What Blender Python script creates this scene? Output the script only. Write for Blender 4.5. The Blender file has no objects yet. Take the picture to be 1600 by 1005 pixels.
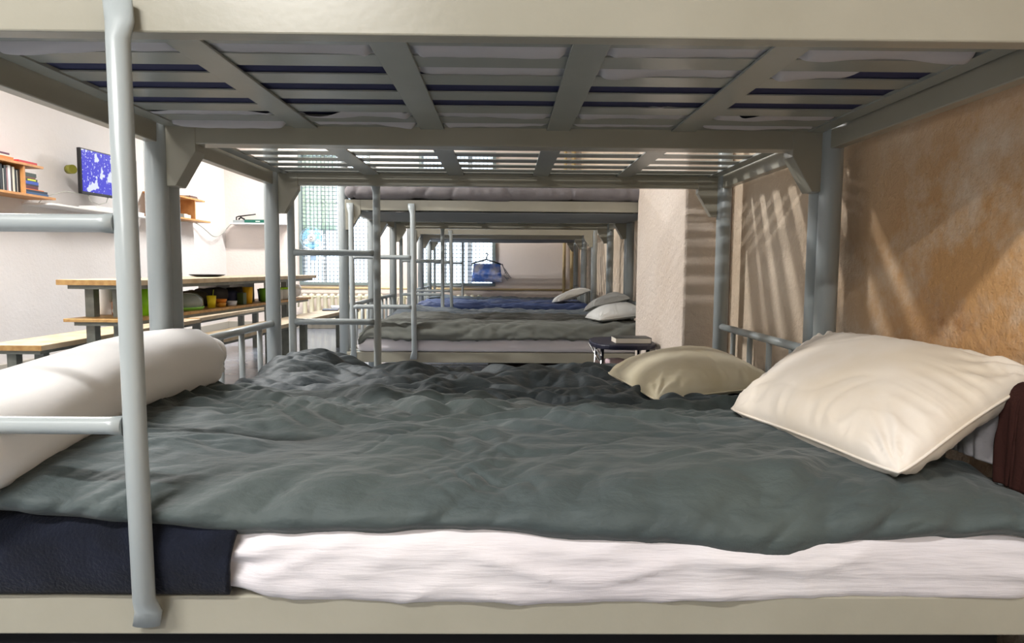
import bpy, bmesh, math, random
import numpy as np
from mathutils import Vector, Matrix
random.seed(7)
PI = math.pi
S = bpy.context.scene
COL = S.collection

# ------------------------------------------------------------------ camera
cam_d = bpy.data.cameras.new('camera'); cam = bpy.data.objects.new('camera', cam_d); COL.objects.link(cam)
cam_d.sensor_fit = 'HORIZONTAL'; cam_d.sensor_width = 36.0; cam_d.lens = 1050.33 / 1600 * 36.0
cam_d.clip_start = 0.02
PITCH, YAW, ROLL = 0.079, -0.0114, 0.0077
fw = Vector((-math.sin(YAW)*math.cos(PITCH), math.cos(YAW)*math.cos(PITCH), -math.sin(PITCH)))
rt = fw.cross(Vector((0, 0, 1))).normalized(); up = rt.cross(fw)
r2 = rt*math.cos(ROLL) + up*math.sin(ROLL); u2 = -rt*math.sin(ROLL) + up*math.cos(ROLL)
M4 = Matrix(((r2.x, u2.x, -fw.x, 0.0284), (r2.y, u2.y, -fw.y, -1.9707), (r2.z, u2.z, -fw.z, 0.85), (0, 0, 0, 1)))
cam.matrix_world = M4
S.camera = cam

# ------------------------------------------------------------------ world, exposure
w = bpy.data.worlds.new('sky'); S.world = w; w.use_nodes = True
bg = w.node_tree.nodes['Background']; bg.inputs[0].default_value = (0.72, 0.86, 1.0, 1); bg.inputs[1].default_value = 4.4
S.view_settings.view_transform = 'Standard'; S.view_settings.look = 'None'
S.view_settings.gamma = 1.0; S.view_settings.use_curve_mapping = False
S.view_settings.exposure = 0.0
S.cycles.max_bounces = 10; S.cycles.diffuse_bounces = 6

def area(name, loc, size, power, col, rot=(0, 0, 0), portal=False):
    l = bpy.data.lights.new(name, 'AREA'); l.shape = 'RECTANGLE'; l.size, l.size_y = size; l.energy = power; l.color = col
    o = bpy.data.objects.new(name, l); COL.objects.link(o); o.location = loc; o.rotation_euler = rot
    if portal: l.cycles.is_portal = True
    return o
WARM = (1.0, 0.985, 0.965)
LAMPS = [((-2.0, 6.2, 2.86), 145), ((-2.5, 1.5, 2.86), 165), ((-1.6, -2.7, 2.86), 150), ((-1.4, -4.7, 2.86), 140)]
for (p, e) in LAMPS:
    area('lamp_light', p, (1.15, 0.14), e, WARM)
WIN = [(-2.79, -1.82), (-1.15, -0.10)]
WZ0, WZ1, YB = 0.60, 2.42, 7.35
for (a, b) in WIN:
    area('window_portal', ((a+b)/2, YB+0.02, (WZ0+WZ1)/2), (b-a, WZ1-WZ0), 1, (1, 1, 1), rot=(-PI/2, 0, 0), portal=True)

# ------------------------------------------------------------------ noise (numpy)
_rng = np.random.RandomState(5)
_P = _rng.permutation(512); _G = _rng.uniform(0, 2*PI, 512)
def pnoise(x, y, seed=0):
    x = np.asarray(x, float) + seed*17.31; y = np.asarray(y, float) + seed*9.77
    xi = np.floor(x).astype(int); yi = np.floor(y).astype(int); xf = x-xi; yf = y-yi
    def g(ix, iy, fx, fy):
        h = _P[(_P[ix & 511] + iy) & 511]; a = _G[h]
        return np.cos(a)*fx + np.sin(a)*fy
    u = xf*xf*xf*(xf*(xf*6-15)+10); v = yf*yf*yf*(yf*(yf*6-15)+10)
    n00 = g(xi, yi, xf, yf); n10 = g(xi+1, yi, xf-1, yf); n01 = g(xi, yi+1, xf, yf-1); n11 = g(xi+1, yi+1, xf-1, yf-1)
    return (n00*(1-u)+n10*u)*(1-v) + (n01*(1-u)+n11*u)*v
def ridge(x, y, seed=0, sharp=3.0):
    """creases: 1 on the crease line, falling off sharply"""
    n = np.abs(pnoise(x, y, seed))*2
    return np.clip(1-n, 0, 1)**sharp
def wrinkle(x, y, fx, fy, seed=0, warp=0.35, rot=0.0, sharp=3.0):
    c, s = math.cos(rot), math.sin(rot)
    a = x*c + y*s; b = -x*s + y*c
    wx = pnoise(a*3.1, b*3.1, seed+11)*warp; wy = pnoise(a*3.1, b*3.1, seed+23)*warp
    return ridge((a+wx*.6)*fx, (b+wy*.35)*fy, seed, sharp)

def sstep(a, b, x): t = np.clip((x-a)/(b-a), 0, 1); return t*t*(3-2*t)

# ------------------------------------------------------------------ materials
def mat(name, col, rough=0.6, metal=0.0, spec=0.5, noise=None, bump=None, col2=None, sheen=0.0, coords='Object', emis=None, trans=0.0, alpha=1.0, bump2=None, stretch=None):
    m = bpy.data.materials.new(name); m.use_nodes = True
    nt = m.node_tree; N = nt.nodes; L = nt.links
    b = N['Principled BSDF']
    b.inputs['Base Color'].default_value = (*col, 1); b.inputs['Roughness'].default_value = rough
    b.inputs['Metallic'].default_value = metal; b.inputs['Specular IOR Level'].default_value = spec
    b.inputs['Sheen Weight'].default_value = sheen
    b.inputs['Transmission Weight'].default_value = trans; b.inputs['Alpha'].default_value = alpha
    tc = N.new('ShaderNodeTexCoord')
    if noise:
        sc, c2, lo, hi = noise
        n = N.new('ShaderNodeTexNoise'); n.inputs['Scale'].default_value = sc; n.inputs['Detail'].default_value = 6
        L.new(tc.outputs[coords], n.inputs['Vector'])
        r = N.new('ShaderNodeValToRGB'); r.color_ramp.elements[0].position = lo; r.color_ramp.elements[1].position = hi
        r.color_ramp.elements[0].color = (*col, 1); r.color_ramp.elements[1].color = (*c2, 1)
        L.new(n.outputs['Fac'], r.inputs['Fac']); L.new(r.outputs['Color'], b.inputs['Base Color'])
    last = None
    for bp_ in (bump, bump2):
        if bp_:
            sc, st, dist = bp_
            n = N.new('ShaderNodeTexNoise'); n.inputs['Scale'].default_value = sc; n.inputs['Detail'].default_value = 5
            src_ = tc.outputs[coords]
            if stretch and bp_ is bump2:
                mp_ = N.new('ShaderNodeMapping'); mp_.inputs['Scale'].default_value = stretch; L.new(src_, mp_.inputs['Vector']); src_ = mp_.outputs[0]
            L.new(src_, n.inputs['Vector'])
            bm_ = N.new('ShaderNodeBump'); bm_.inputs['Strength'].default_value = st; bm_.inputs['Distance'].default_value = dist
            L.new(n.outputs['Fac'], bm_.inputs['Height'])
            if last: L.new(last.outputs['Normal'], bm_.inputs['Normal'])
            last = bm_
    if last: L.new(last.outputs['Normal'], b.inputs['Normal'])
    if emis:
        b.inputs['Emission Color'].default_value = (*emis[0], 1); b.inputs['Emission Strength'].default_value = emis[1]
    return m
def setmix(m, col_b, scale, lo, hi, centre=None, radius=None):
    """adds a shaped stain or painted shade (noise inside a soft ellipsoid) over a material's colour"""
    nt = m.node_tree; N = nt.nodes; L = nt.links; b = N['Principled BSDF']
    src = b.inputs['Base Color'].links[0].from_socket if b.inputs['Base Color'].links else None
    tc = N.new('ShaderNodeTexCoord'); n = N.new('ShaderNodeTexNoise'); n.inputs['Scale'].default_value = scale; n.inputs['Detail'].default_value = 8
    n.inputs['Roughness'].default_value = 0.7
    L.new(tc.outputs['Object'], n.inputs['Vector'])
    r = N.new('ShaderNodeMapRange'); r.inputs[1].default_value = lo; r.inputs[2].default_value = hi
    L.new(n.outputs['Fac'], r.inputs[0]); fac = r.outputs[0]
    if centre:
        mp = N.new('ShaderNodeMapping'); mp.vector_type = 'POINT'
        mp.inputs['Scale'].default_value = tuple(1/q for q in radius); mp.inputs['Location'].default_value = tuple(-c/q for c, q in zip(centre, radius))
        L.new(tc.outputs['Object'], mp.inputs['Vector'])
        ln = N.new('ShaderNodeVectorMath'); ln.operation = 'LENGTH'; L.new(mp.outputs[0], ln.inputs[0])
        r2_ = N.new('ShaderNodeMapRange'); r2_.interpolation_type = 'SMOOTHSTEP'
        r2_.inputs[1].default_value = 1.0; r2_.inputs[2].default_value = 0.15; r2_.inputs[3].default_value = 0; r2_.inputs[4].default_value = 1
        L.new(ln.outputs['Value'], r2_.inputs[0])
        mu = N.new('ShaderNodeMath'); mu.operation = 'MULTIPLY'; L.new(fac, mu.inputs[0]); L.new(r2_.outputs[0], mu.inputs[1]); fac = mu.outputs[0]
    mx = N.new('ShaderNodeMix'); mx.data_type = 'RGBA'
    L.new(fac, mx.inputs['Factor'])
    if src: L.new(src, mx.inputs['A'])
    else: mx.inputs['A'].default_value = b.inputs['Base Color'].default_value
    mx.inputs['B'].default_value = (*col_b, 1)
    L.new(mx.outputs['Result'], b.inputs['Base Color'])

def lin(r, g, b): return tuple(((c/255)/12.92 if c/255 <= 0.04045 else ((c/255+0.055)/1.055)**2.4) for c in (r, g, b))
M = {}
M['paint'] = mat('bed_paint', lin(148, 150, 143), 0.25, noise=(3.0, lin(138, 141, 134), .35, .7), bump=(60, .12, .002))
M['railpaint'] = mat('rail_paint_cream_grey', lin(156, 152, 138), 0.28, noise=(3.0, lin(145, 141, 126), .35, .7), bump=(60, .12, .002))
M['tubepaint'] = mat('tube_paint_blue_grey', lin(160, 166, 166), 0.28, noise=(3.0, lin(150, 157, 158), .35, .7), bump=(60, .1, .002))
M['plaster_l'] = mat('plaster_pale', lin(223, 219, 217), 0.85, noise=(1.2, lin(215, 209, 205), .35, .7), bump=(38, .35, .01), bump2=(140, .3, .004))
M['plaster_b'] = mat('plaster_pale_pink', lin(228, 217, 210), 0.85, noise=(1.2, lin(220, 208, 200), .35, .7), bump=(38, .35, .01), bump2=(140, .3, .004))
M['plaster_r'] = mat('plaster_tan', lin(218, 201, 180), 0.8, noise=(2.2, lin(207, 186, 160), .35, .7), bump=(45, .6, .012), bump2=(150, .5, .004))
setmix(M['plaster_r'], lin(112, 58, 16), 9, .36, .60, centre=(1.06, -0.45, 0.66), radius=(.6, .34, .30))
setmix(M['plaster_r'], lin(190, 146, 96), 5, .30, .56, centre=(1.06, -0.55, 0.85), radius=(.6, 1.1, .75))  # deepens the tan; shade beside the nearest bunk put into the plaster colour
M['front'] = mat('front_wall_darkened', lin(84, 96, 90), 0.7)  # unseen wall; dark green invented to cut light bouncing under the bunks
M['pier'] = mat('plaster_pier', lin(224, 211, 198), 0.85, noise=(2.2, lin(214, 198, 182), .35, .7), bump=(45, .6, .012), bump2=(150, .5, .004))
M['ceiling'] = mat('ceiling_white', lin(238, 236, 230), 0.9)
M['floor'] = mat('floor_paint', lin(118, 124, 134), 0.24, noise=(4, lin(104, 110, 120), .4, .65), bump=(12, .08, .004))
M['skirt'] = mat('skirting_paint', lin(168, 162, 150), 0.5)
M['wood'] = mat('worn_wood', lin(196, 176, 146), 0.5, noise=(9, lin(176, 152, 118), .4, .65), bump=(70, .1, .002))
M['woodedge'] = mat('orange_wood_edge', lin(190, 150, 92), 0.5, noise=(30, lin(168, 124, 70), .4, .65))
M['shelfwood'] = mat('shelf_wood', lin(206, 150, 92), 0.5, noise=(14, lin(190, 132, 76), .4, .65))
M['steel'] = mat('table_steel', lin(120, 122, 112), 0.4, noise=(20, lin(104, 106, 98), .4, .7))
M['rail_dark'] = mat('underframe_dark', lin(84, 82, 78), 0.5)
M['sheet'] = mat('white_sheet', lin(213, 208, 210), 0.9, sheen=.1, bump=(420, .12, .001), bump2=(26, .45, .012), stretch=(.16, 1, 1.6), noise=(3, lin(204, 198, 202), .4, .7))
M['sheet2'] = mat('grey_white_sheet', lin(176, 174, 176), 0.9)
M['pillow'] = mat('cream_pillow', lin(222, 213, 202), 0.88, sheen=.1, bump=(420, .12, .001), noise=(4, lin(210, 196, 176), .4, .7))
M['pillow2'] = mat('yellowed_pillow', lin(214, 204, 178), 0.9, sheen=.15, bump=(420, .12, .001), noise=(5, lin(196, 182, 148), .4, .7))
M['pillow3'] = mat('grey_white_pillow', lin(206, 206, 202), 0.9, sheen=.1, bump=(420, .12, .001))
M['rollwhite'] = mat('white_flannel', lin(232, 230, 228), 0.95, sheen=.3, bump=(300, .2, .001))
M['blanket'] = mat('green_grey_blanket', lin(66, 75, 73), 0.72, sheen=.10, bump=(500, .15, .001), bump2=(17, .85, .014), stretch=(.7, 1.3, 1), noise=(2.5, lin(60, 70, 71), .4, .65))
M['blanket2'] = mat('dark_slate_blanket', lin(56, 65, 68), 0.62, sheen=.06, bump=(500, .15, .001), bump2=(20, .85, .014), stretch=(.6, 1.3, 1), noise=(2.5, lin(50, 60, 65), .4, .65))
M['blanket3'] = mat('olive_grey_blanket', lin(92, 94, 88), 0.85, sheen=.1, bump=(300, .15, .001))
M['blanket4'] = mat('blue_grey_blanket', lin(78, 90, 100), 0.8, sheen=.1)
M['navyb'] = mat('navy_blanket', lin(46, 66, 112), 0.55, sheen=.1)
M['navy'] = mat('navy_wool', lin(17, 20, 29), 1.0, spec=.15, sheen=.08, noise=(14, lin(23, 27, 40), .4, .65), bump=(190, .7, .004), bump2=(30, .3, .008))
M['navymatt'] = mat('navy_mattress_ticking', lin(34, 38, 74), 0.9)
M['brown'] = mat('dark_brown_wool', lin(52, 30, 26), 1.0, spec=.1, bump=(200, .5, .003))
M['roll'] = mat('taupe_cover', lin(116, 111, 112), 0.8, noise=(6, lin(102, 98, 99), .4, .65), bump=(30, .25, .01))
M['sag'] = mat('grey_underlay', lin(132, 136, 138), 0.8)
M['mesh'] = mat('grille_wire', lin(70, 84, 94), 0.5)
M['winframe'] = mat('window_frame_paint', lin(120, 132, 130), 0.45)
M['casement'] = mat('casement_white', lin(225, 228, 230), 0.5)
M['curtain'] = mat('pale_green_curtain', lin(222, 232, 218), 0.9)
M['curtain'].node_tree.nodes['Principled BSDF'].inputs['Transmission Weight'].default_value = 0.5
M['rad'] = mat('radiator_cream', lin(222, 216, 190), 0.4)
M['pipe'] = mat('pipe_yellowed', lin(206, 184, 140), 0.4)
M['black'] = mat('black_plastic', lin(22, 22, 24), 0.4)
M['white'] = mat('white_plastic', lin(232, 232, 230), 0.4)
M['cable'] = mat('grey_cable', lin(176, 176, 168), 0.5)
M['chrome'] = mat('chrome', (0.7, 0.7, 0.7), 0.2, metal=1.0)
M['stool'] = mat('navy_laminate', lin(20, 22, 46), 0.45)
M['paper'] = mat('paper', lin(222, 214, 200), 0.9)
PAL = {}
def c(r, g, b, rough=.5, key=None, **k):
    kk = (r, g, b, rough)
    if kk not in PAL: PAL[kk] = mat('colour_%d_%d_%d' % (r, g, b), lin(r, g, b), rough, **k)
    return PAL[kk]
def clearmat(name, col, a):
    m = mat(name, lin(*col), 0.15); m.node_tree.nodes['Principled BSDF'].inputs['Alpha'].default_value = a; return m
M['clear'] = clearmat('clear_plastic', (190, 200, 200), .45)
M['clearblue'] = clearmat('clear_blue_plastic', (120, 196, 232), .55)
M['bagplastic'] = clearmat('thin_bag_plastic', (230, 232, 236), .6)
g = bpy.data.materials.new('glass_pane'); g.use_nodes = True; N_ = g.node_tree.nodes; N_.clear()
o_ = N_.new('ShaderNodeOutputMaterial'); t_ = N_.new('ShaderNodeBsdfTransparent'); gl = N_.new('ShaderNodeBsdfGlossy'); gl.inputs['Roughness'].default_value = .03
mx_ = N_.new('ShaderNodeMixShader'); mx_.inputs[0].default_value = .06
g.node_tree.links.new(t_.outputs[0], mx_.inputs[1]); g.node_tree.links.new(gl.outputs[0], mx_.inputs[2]); g.node_tree.links.new(mx_.outputs[0], o_.inputs[0])
M['glass'] = g

# ------------------------------------------------------------------ mesh builder
class MB:
    def __init__(s): s.v = []; s.f = []; s.sm = []
    def box(s, x0, x1, y0, y1, z0, z1):
        b = len(s.v)
        s.v += [(x, y, z) for z in (z0, z1) for y in (y0, y1) for x in (x0, x1)]
        for q in ((0, 2, 3, 1), (4, 5, 7, 6), (0, 1, 5, 4), (2, 6, 7, 3), (0, 4, 6, 2), (1, 3, 7, 5)):
            s.f.append(tuple(b+i for i in q)); s.sm.append(False)
        return s
    def tube(s, pts, r, n=14, caps=True, closed=False):
        pts = [Vector(p) for p in pts]; k = len(pts)
        rs = r if isinstance(r, (list, tuple)) else [r]*k
        b = len(s.v); prev = None
        for i, p in enumerate(pts):
            a = pts[(i-1) % k] if (i > 0 or closed) else p; d = pts[(i+1) % k] if (i < k-1 or closed) else p
            t = (d-a).normalized()
            if prev is None:
                u = t.orthogonal().normalized()
            else:
                u = (prev - t*prev.dot(t)).normalized()
            prev = u; v = t.cross(u)
            for j in range(n):
                an = 2*PI*j/n; s.v.append(tuple(p + (u*math.cos(an)+v*math.sin(an))*rs[i]))
        m = k if closed else k-1
        for i in range(m):
            for j in range(n):
                i2 = (i+1) % k
                s.f.append((b+i*n+j, b+i*n+(j+1) % n, b+i2*n+(j+1) % n, b+i2*n+j)); s.sm.append(True)
        if caps and not closed:
            s.f.append(tuple(b+j for j in reversed(range(n)))); s.sm.append(False)
            s.f.append(tuple(b+(k-1)*n+j for j in range(n))); s.sm.append(False)
        return s
    def lathe(s, cx, cy, prof, n=24, sx=1.0, sy=1.0):
        b = len(s.v)
        for (r, z) in prof:
            for j in range(n):
                an = 2*PI*j/n; s.v.append((cx+r*math.cos(an)*sx, cy+r*math.sin(an)*sy, z))
        for i in range(len(prof)-1):
            for j in range(n):
                s.f.append((b+i*n+j, b+i*n+(j+1) % n, b+(i+1)*n+(j+1) % n, b+(i+1)*n+j)); s.sm.append(True)
        s.f.append(tuple(b+j for j in reversed(range(n)))); s.sm.append(False)
        s.f.append(tuple(b+(len(prof)-1)*n+j for j in range(n))); s.sm.append(False)
        return s
    def prism(s, poly, axis, a, b_):
        """poly of 2D points extruded along axis from a to b_"""
        b = len(s.v); n = len(poly)
        def P(p, t): return {'x': (t, p[0], p[1]), 'y': (p[0], t, p[1]), 'z': (p[0], p[1], t)}[axis]
        s.v += [P(p, a) for p in poly] + [P(p, b_) for p in poly]
        s.f.append(tuple(range(b, b+n))); s.sm.append(False); s.f.append(tuple(reversed(range(b+n, b+2*n)))); s.sm.append(False)
        for i in range(n):
            j = (i+1) % n; s.f.append((b+i, b+n+i, b+n+j, b+j)); s.sm.append(False)
        return s
    def build(s, name, m, parent=None, bevel=0.0):
        me = bpy.data.meshes.new(name); me.from_pydata(s.v, [], s.f)
        me.polygons.foreach_set('use_smooth', s.sm)
        bm = bmesh.new(); bm.from_mesh(me); bmesh.ops.recalc_face_normals(bm, faces=bm.faces); bm.to_mesh(me); bm.free()
        me.materials.append(m); o = bpy.data.objects.new(name, me); COL.objects.link(o)
        if parent: o.parent = parent
        if bevel:
            md = o.modifiers.new('bevel', 'BEVEL'); md.width = bevel; md.segments = 2; md.limit_method = 'ANGLE'; md.angle_limit = .7
        return o
def grid_obj(name, X, Y, Z, m, parent=None, solid=0.0, closed_u=False, offset=-1.0):
    nu, nv = X.shape
    V = np.stack([X, Y, Z], -1).reshape(-1, 3)
    idx = np.arange(nu*nv).reshape(nu, nv)
    if closed_u: idx = np.vstack([idx, idx[:1]])
    F = np.stack([idx[:-1, :-1], idx[1:, :-1], idx[1:, 1:], idx[:-1, 1:]], -1).reshape(-1, 4)
    me = bpy.data.meshes.new(name); me.from_pydata(V.tolist(), [], F.tolist())
    me.polygons.foreach_set('use_smooth', [True]*len(F)); me.materials.append(m)
    o = bpy.data.objects.new(name, me); COL.objects.link(o)
    if parent: o.parent = parent
    if solid:
        md = o.modifiers.new('thickness', 'SOLIDIFY'); md.thickness = solid; md.offset = offset
    return o
def empty(name, loc=(0, 0, 0), rz=0):
    o = bpy.data.objects.new(name, None); COL.objects.link(o); o.location = loc; o.rotation_euler = (0, 0, rz); o.empty_display_size = .05; return o
def tag(o, label, cat, group=None, kind=None):
    o['label'] = label; o['category'] = cat
    if group: o['group'] = group
    if kind: o['kind'] = kind
    return o
def struct(o, label=None, cat=None):
    o['kind'] = 'structure'
    if label: o['label'] = label
    if cat: o['category'] = cat
    return o
def copy_tree(o, parent=None):
    cc = o.copy(); COL.objects.link(cc); cc.parent = parent
    for ch in list(o.children): copy_tree(ch, cc)
    return cc

# ------------------------------------------------------------------ room shell
XL, XR, YF, ZC = -3.8, 1.06, -6.2, 2.98
T = 0.15
struct(MB().box(XL-T, XR+T, YF-T, YB+T, -0.12, 0).build('floor', M['floor']), 'glossy blue-grey painted floor of the dormitory', 'floor')
struct(MB().box(XL-T, XR+T, YF-T, YB+T, ZC, ZC+.12).build('ceiling', M['ceiling']), 'plain white ceiling over the bunks', 'ceiling')
struct(MB().box(XL-T, XL, YF-T, YB+T, 0, ZC).build('wall_left', M['plaster_l']), 'pale rough plaster wall with shelves and television', 'wall')
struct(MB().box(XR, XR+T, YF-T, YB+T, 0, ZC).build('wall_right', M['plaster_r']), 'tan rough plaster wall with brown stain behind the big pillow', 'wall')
struct(MB().box(XL, XR, YF-T, YF, 0, ZC).build('wall_front', M['front']), 'plaster wall behind the viewer', 'wall')
wb = MB(); xs = [XL, WIN[0][0], WIN[0][1], WIN[1][0], WIN[1][1], XR]
for i in (0, 2, 4): wb.box(xs[i], xs[i+1], YB, YB+T, 0, ZC)
for (a, b) in WIN: wb.box(a, b, YB, YB+T, 0, WZ0).box(a, b, YB, YB+T, WZ1, ZC)
struct(wb.build('wall_back', M['plaster_b']), 'pale far wall with two grilled windows', 'wall')
# pillar between the first and second pair of bunks
def bumpy_wall_box(name, x0, x1, y0, y1, z0, z1, m):
    return struct(MB().box(x0, x1, y0, y1, z0, z1).build(name, m, bevel=.012))
o = bumpy_wall_box('wall_pillar', 0.845, XR, 1.10, 2.20, 0, ZC, M['pier']); o['label'] = 'rough plaster pier projecting from the right wall'; o['category'] = 'wall'
struct(MB().box(XL, XL+.02, YF, YB, 0, .09).build('baseboard_left', M['skirt'], bevel=.003), 'grey skirting along the left wall', 'baseboard')
struct(MB().box(XL+.02, XR, YB-.02, YB, 0, .09).build('baseboard_back', M['skirt'], bevel=.003), 'grey skirting along the far wall', 'baseboard')

for wi, (a, b) in enumerate(WIN):
    root = empty('window_%d' % (wi+1), ((a+b)/2, YB, WZ0)); hw = (b-a)/2; H = WZ1-WZ0
    struct(root, ['left grilled window with a fan clipped to it', 'right grilled window with a bag hanging beside it'][wi], 'window')
    fr = MB(); t = .04
    for (x0, x1, z0, z1) in ((-hw, -hw+t, 0, H), (hw-t, hw, 0, H), (-hw+t, hw-t, 0, t), (-hw+t, hw-t, H-t, H)): fr.box(x0, x1, -.035, .0, z0, z1)
    fr.build('window_frame', M['winframe'], root, bevel=.003)
    cs = MB()
    for x in (-hw+.03, -hw*.34, hw*.32, hw-.03): cs.box(x-.022, x+.022, .08, .12, 0, H)
    for z in (.02, H*.62, H-.02): cs.box(-hw, hw, .083, .117, z-.02, z+.02)
    cs.build('casement', M['casement'], root)
    MB().box(-hw, hw, .098, .102, 0, H).build('pane', M['glass'], root)
    gr = MB()
    k = -hw+.05
    while k < hw-.03: gr.box(k-.0038, k+.0038, -.030, -.023, t, H-t); k += .052
    k = t+.04
    while k < H-t: gr.box(-hw+t, hw-t, -.0228, -.018, k-.0038, k+.0038); k += .052
    gr.build('grille', M['mesh'], root)
    if wi == 0:
        uu, vv = np.meshgrid(np.linspace(0, 1, 60), np.linspace(0, 1, 10), indexing='ij')
        grid_obj('curtain', -hw+.03+uu*hw*.95, .05+.014*np.sin(uu*38), .75+vv*(H-.8), M['curtain'], root, solid=.002)
# pipes along the far wall
tag(MB().tube([(-2.9, YB-.05, .565), (1.0, YB-.05, .555)], .014, 10).build('heating_pipe', M['pipe']), 'thin cream pipe running level along the far wall under the windows', 'pipe')
for i, x in enumerate((.845, .955)):
    tag(MB().tube([(x, YB-.05, .02), (x, YB-.05, 2.9)], .022+.008*i, 12).build('riser_pipe', M['pipe']), ['thinner left one of two yellowed upright pipes at the far right corner', 'thicker right one of two yellowed upright pipes at the far right corner'][i], 'pipe')
# radiators
def radiator(x0, n, label):
    root = empty('radiator', (x0, YB-.11, 0)); tag(root, label, 'radiator')
    for i in range(n):
        x = i*.094; m = MB()
        m.lathe(x, 0, [(.012, .08), (.03, .095), (.034, .12), (.028, .15), (.028, .42), (.034, .45), (.03, .475), (.012, .485)], 12, sx=1.0, sy=1.7)
        m.build('radiator_rib', M['rad'], root)
    for zq in (.12, .44): MB().tube([(-.03, 0, zq), (n*.094-.06, 0, zq)], .018, 10).build('header_tube', M['rad'], root)
    MB().tube([(-.03, 0, .44), (-.08, 0, .44), (-.09, 0, .3)], .012, 8).build('feed_pipe', M['rad'], root)
    for xq in (0, (n-1)*.094): MB().tube([(xq, 0, .1), (xq, 0, 0)], .01, 8).build('foot', M['rad'], root)
radiator(-2.70, 12, 'cream ribbed radiator under the left window'); radiator(-1.35, 12, 'cream ribbed radiator under the right window')

# ceiling lamps (give the room its light; out of frame)
# ------------------------------------------------------------------ bunk beds
HX = 0.975            # half length to post centres
ZT0, ZT1 = 1.199, 1.264   # upper rail
ZL0, ZL1 = 0.257, 0.322   # lower rail
PR = 0.031
D = 0.890             # depth post centre to post centre
def bunk(ladder_side, upper_open=True):
    root = empty('bunk_bed')
    P = M['paint']
    for x in (-HX, HX):
        for y in (0, D):
            MB().tube([(x, y, 0), (x, y, 1.60), (x, y, 1.612)], [PR, PR, PR*.6], 20).build('post', M['tubepaint'], root)
    for (z0, z1) in ((ZT0, ZT1), (ZL0, ZL1)):
        for y in (-.034, D):
            MB().box(-HX+PR*.6, HX-PR*.6, y, y+.034, z0, z1).build('side_rail', M['railpaint'], root, bevel=.003)
        for x in (-HX-.017, HX-.017):
            MB().box(x, x+.034, PR*.7, D-PR*.7, z0, z1).build('end_rail', M['railpaint'], root, bevel=.003)
    # slats along the bed and wide straps across below them
    for zt in (ZT1-.0125,):
        for yc in (.14, .27, .40, .535, .67, .79):
            MB().box(-HX+.03, HX-.03, yc-.0365, yc+.0365, zt, zt+.003).build('slat', P, root)
        for y0, y1 in ((.0, .055), (D-.045, D)): MB().box(-HX+.03, HX-.03, y0, y1, zt, zt+.006).build('edge_strip', P, root)
        for xc in (-.545, -.182, .180, .540):
            MB().box(xc-.034, xc+.034, .0, D, zt-.006, zt-.0004).build('cross_strap', P, root, bevel=.001)
        for sx in (-1, 1):
            x0, x1 = sorted((sx*(HX-.03), sx*(HX-.075)))
            MB().box(x0, x1, .0, D, zt-.004, zt+.004).build('edge_strip', P, root)
    for yc in (.14, .35, .56, .77):
        MB().box(-HX+.03, HX-.03, yc-.05, yc+.05, ZL1-.014, ZL1-.006).build('slat', P, root)
    # folded corner brackets
    for sx in (-1, 1):
        for (y0, y1) in ((-.036, -.002), (D-.002, D+.036)):
            xo = sx*(HX-.022); xi = sx*(HX-.115)
            poly = [(xo, ZT1), (xi, ZT1), (xi, ZT1-.085), (sx*(HX-.055), ZT1-.185), (xo, ZT1-.185)]
            MB().prism(poly, 'y', y0+(.0 if y0 < 0 else 0), y1).build('corner_bracket', M['railpaint'], root, bevel=.002)
    # low guard at head and foot
    for x in (-HX, HX):
        gd = MB().tube([(x, 0.0, .603), (x, D, .603)], .0145, 14).build('guard_bar', M['tubepaint'], root)
        for k in range(4):
            y = .15+k*.19
            MB().tube([(x, y, ZL1-.005), (x, y, .597)], .0105, 12).build('baluster', M['tubepaint'], gd)
    # ladder welded on the outer long side
    if ladder_side:
        yl = -.068 if ladder_side < 0 else D+.060
        yr = -.046 if ladder_side < 0 else D+.036
        s = -1 if ladder_side < 0 else 1
        ld = empty('ladder'); ld.parent = root
        for x in (-.912, -.536):
            # round tube with flattened, slightly turned ends welded to the rails
            m = MB(); n = 18; b0 = 0
            prof = [(ZL0+.022, .022, .008, yr), (ZL0+.045, .022, .009, yr), (ZL0+.075, .0165, .0155, yl), (.6, .0165, .0165, yl), (ZT0-.022, .0165, .0165, yl),
                    (ZT0+.012, .022, .009, yr), (ZT0+.042, .022, .009, yr)]
            dxs = (-.002, .002, .008, .004, .0, -.009, -.011) if ladder_side < 0 else (0,)*7
            for (z, rx, ry, yy), dx_ in zip(prof, dxs):
                for j in range(n):
                    a = 2*PI*j/n; ca, sa = math.cos(a), math.sin(a)
                    m.v.append((x+dx_+rx*ca, yy+ry*sa, z))
            for i in range(len(prof)-1):
                for j in range(n):
                    m.f.append((i*n+j, i*n+(j+1) % n, (i+1)*n+(j+1) % n, (i+1)*n+j)); m.sm.append(True)
            m.f.append(tuple(range(n))); m.sm.append(False); m.f.append(tuple((len(prof)-1)*n+j for j in range(n))); m.sm.append(False)
            m.build('ladder_upright', M['tubepaint'], ld)
        for z in (.607, .912):
            MB().tube([(-.912+.012, yl, z), (-.912+.035, yl, z), (-.536-.035, yl, z), (-.536-.012, yl, z)], [.016, .0135, .0135, .0155], 16).build('rung', M['tubepaint'], ld)
    return root
front = bunk(-1); rear = bunk(1)
GB = 'grey steel bunk beds in paired rows'
YB0 = [-.89, .066, 2.246, 3.21, 5.18, 6.14]
labs = ['grey steel bunk bed nearest the viewer, its upper rail and ladder filling the foreground',
        'grey steel bunk bed second from the viewer, with bare slatted upper deck',
        'grey steel bunk bed just beyond the stool, with a taupe mattress on top',
        'grey steel bunk bed right behind the one carrying the taupe upper mattress',
        'grey steel bunk bed with the navy bedspread, nearer one of the farthest pair',
        'grey steel bunk bed farthest away, nearest the windows and hanging bag']
beds = []
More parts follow.
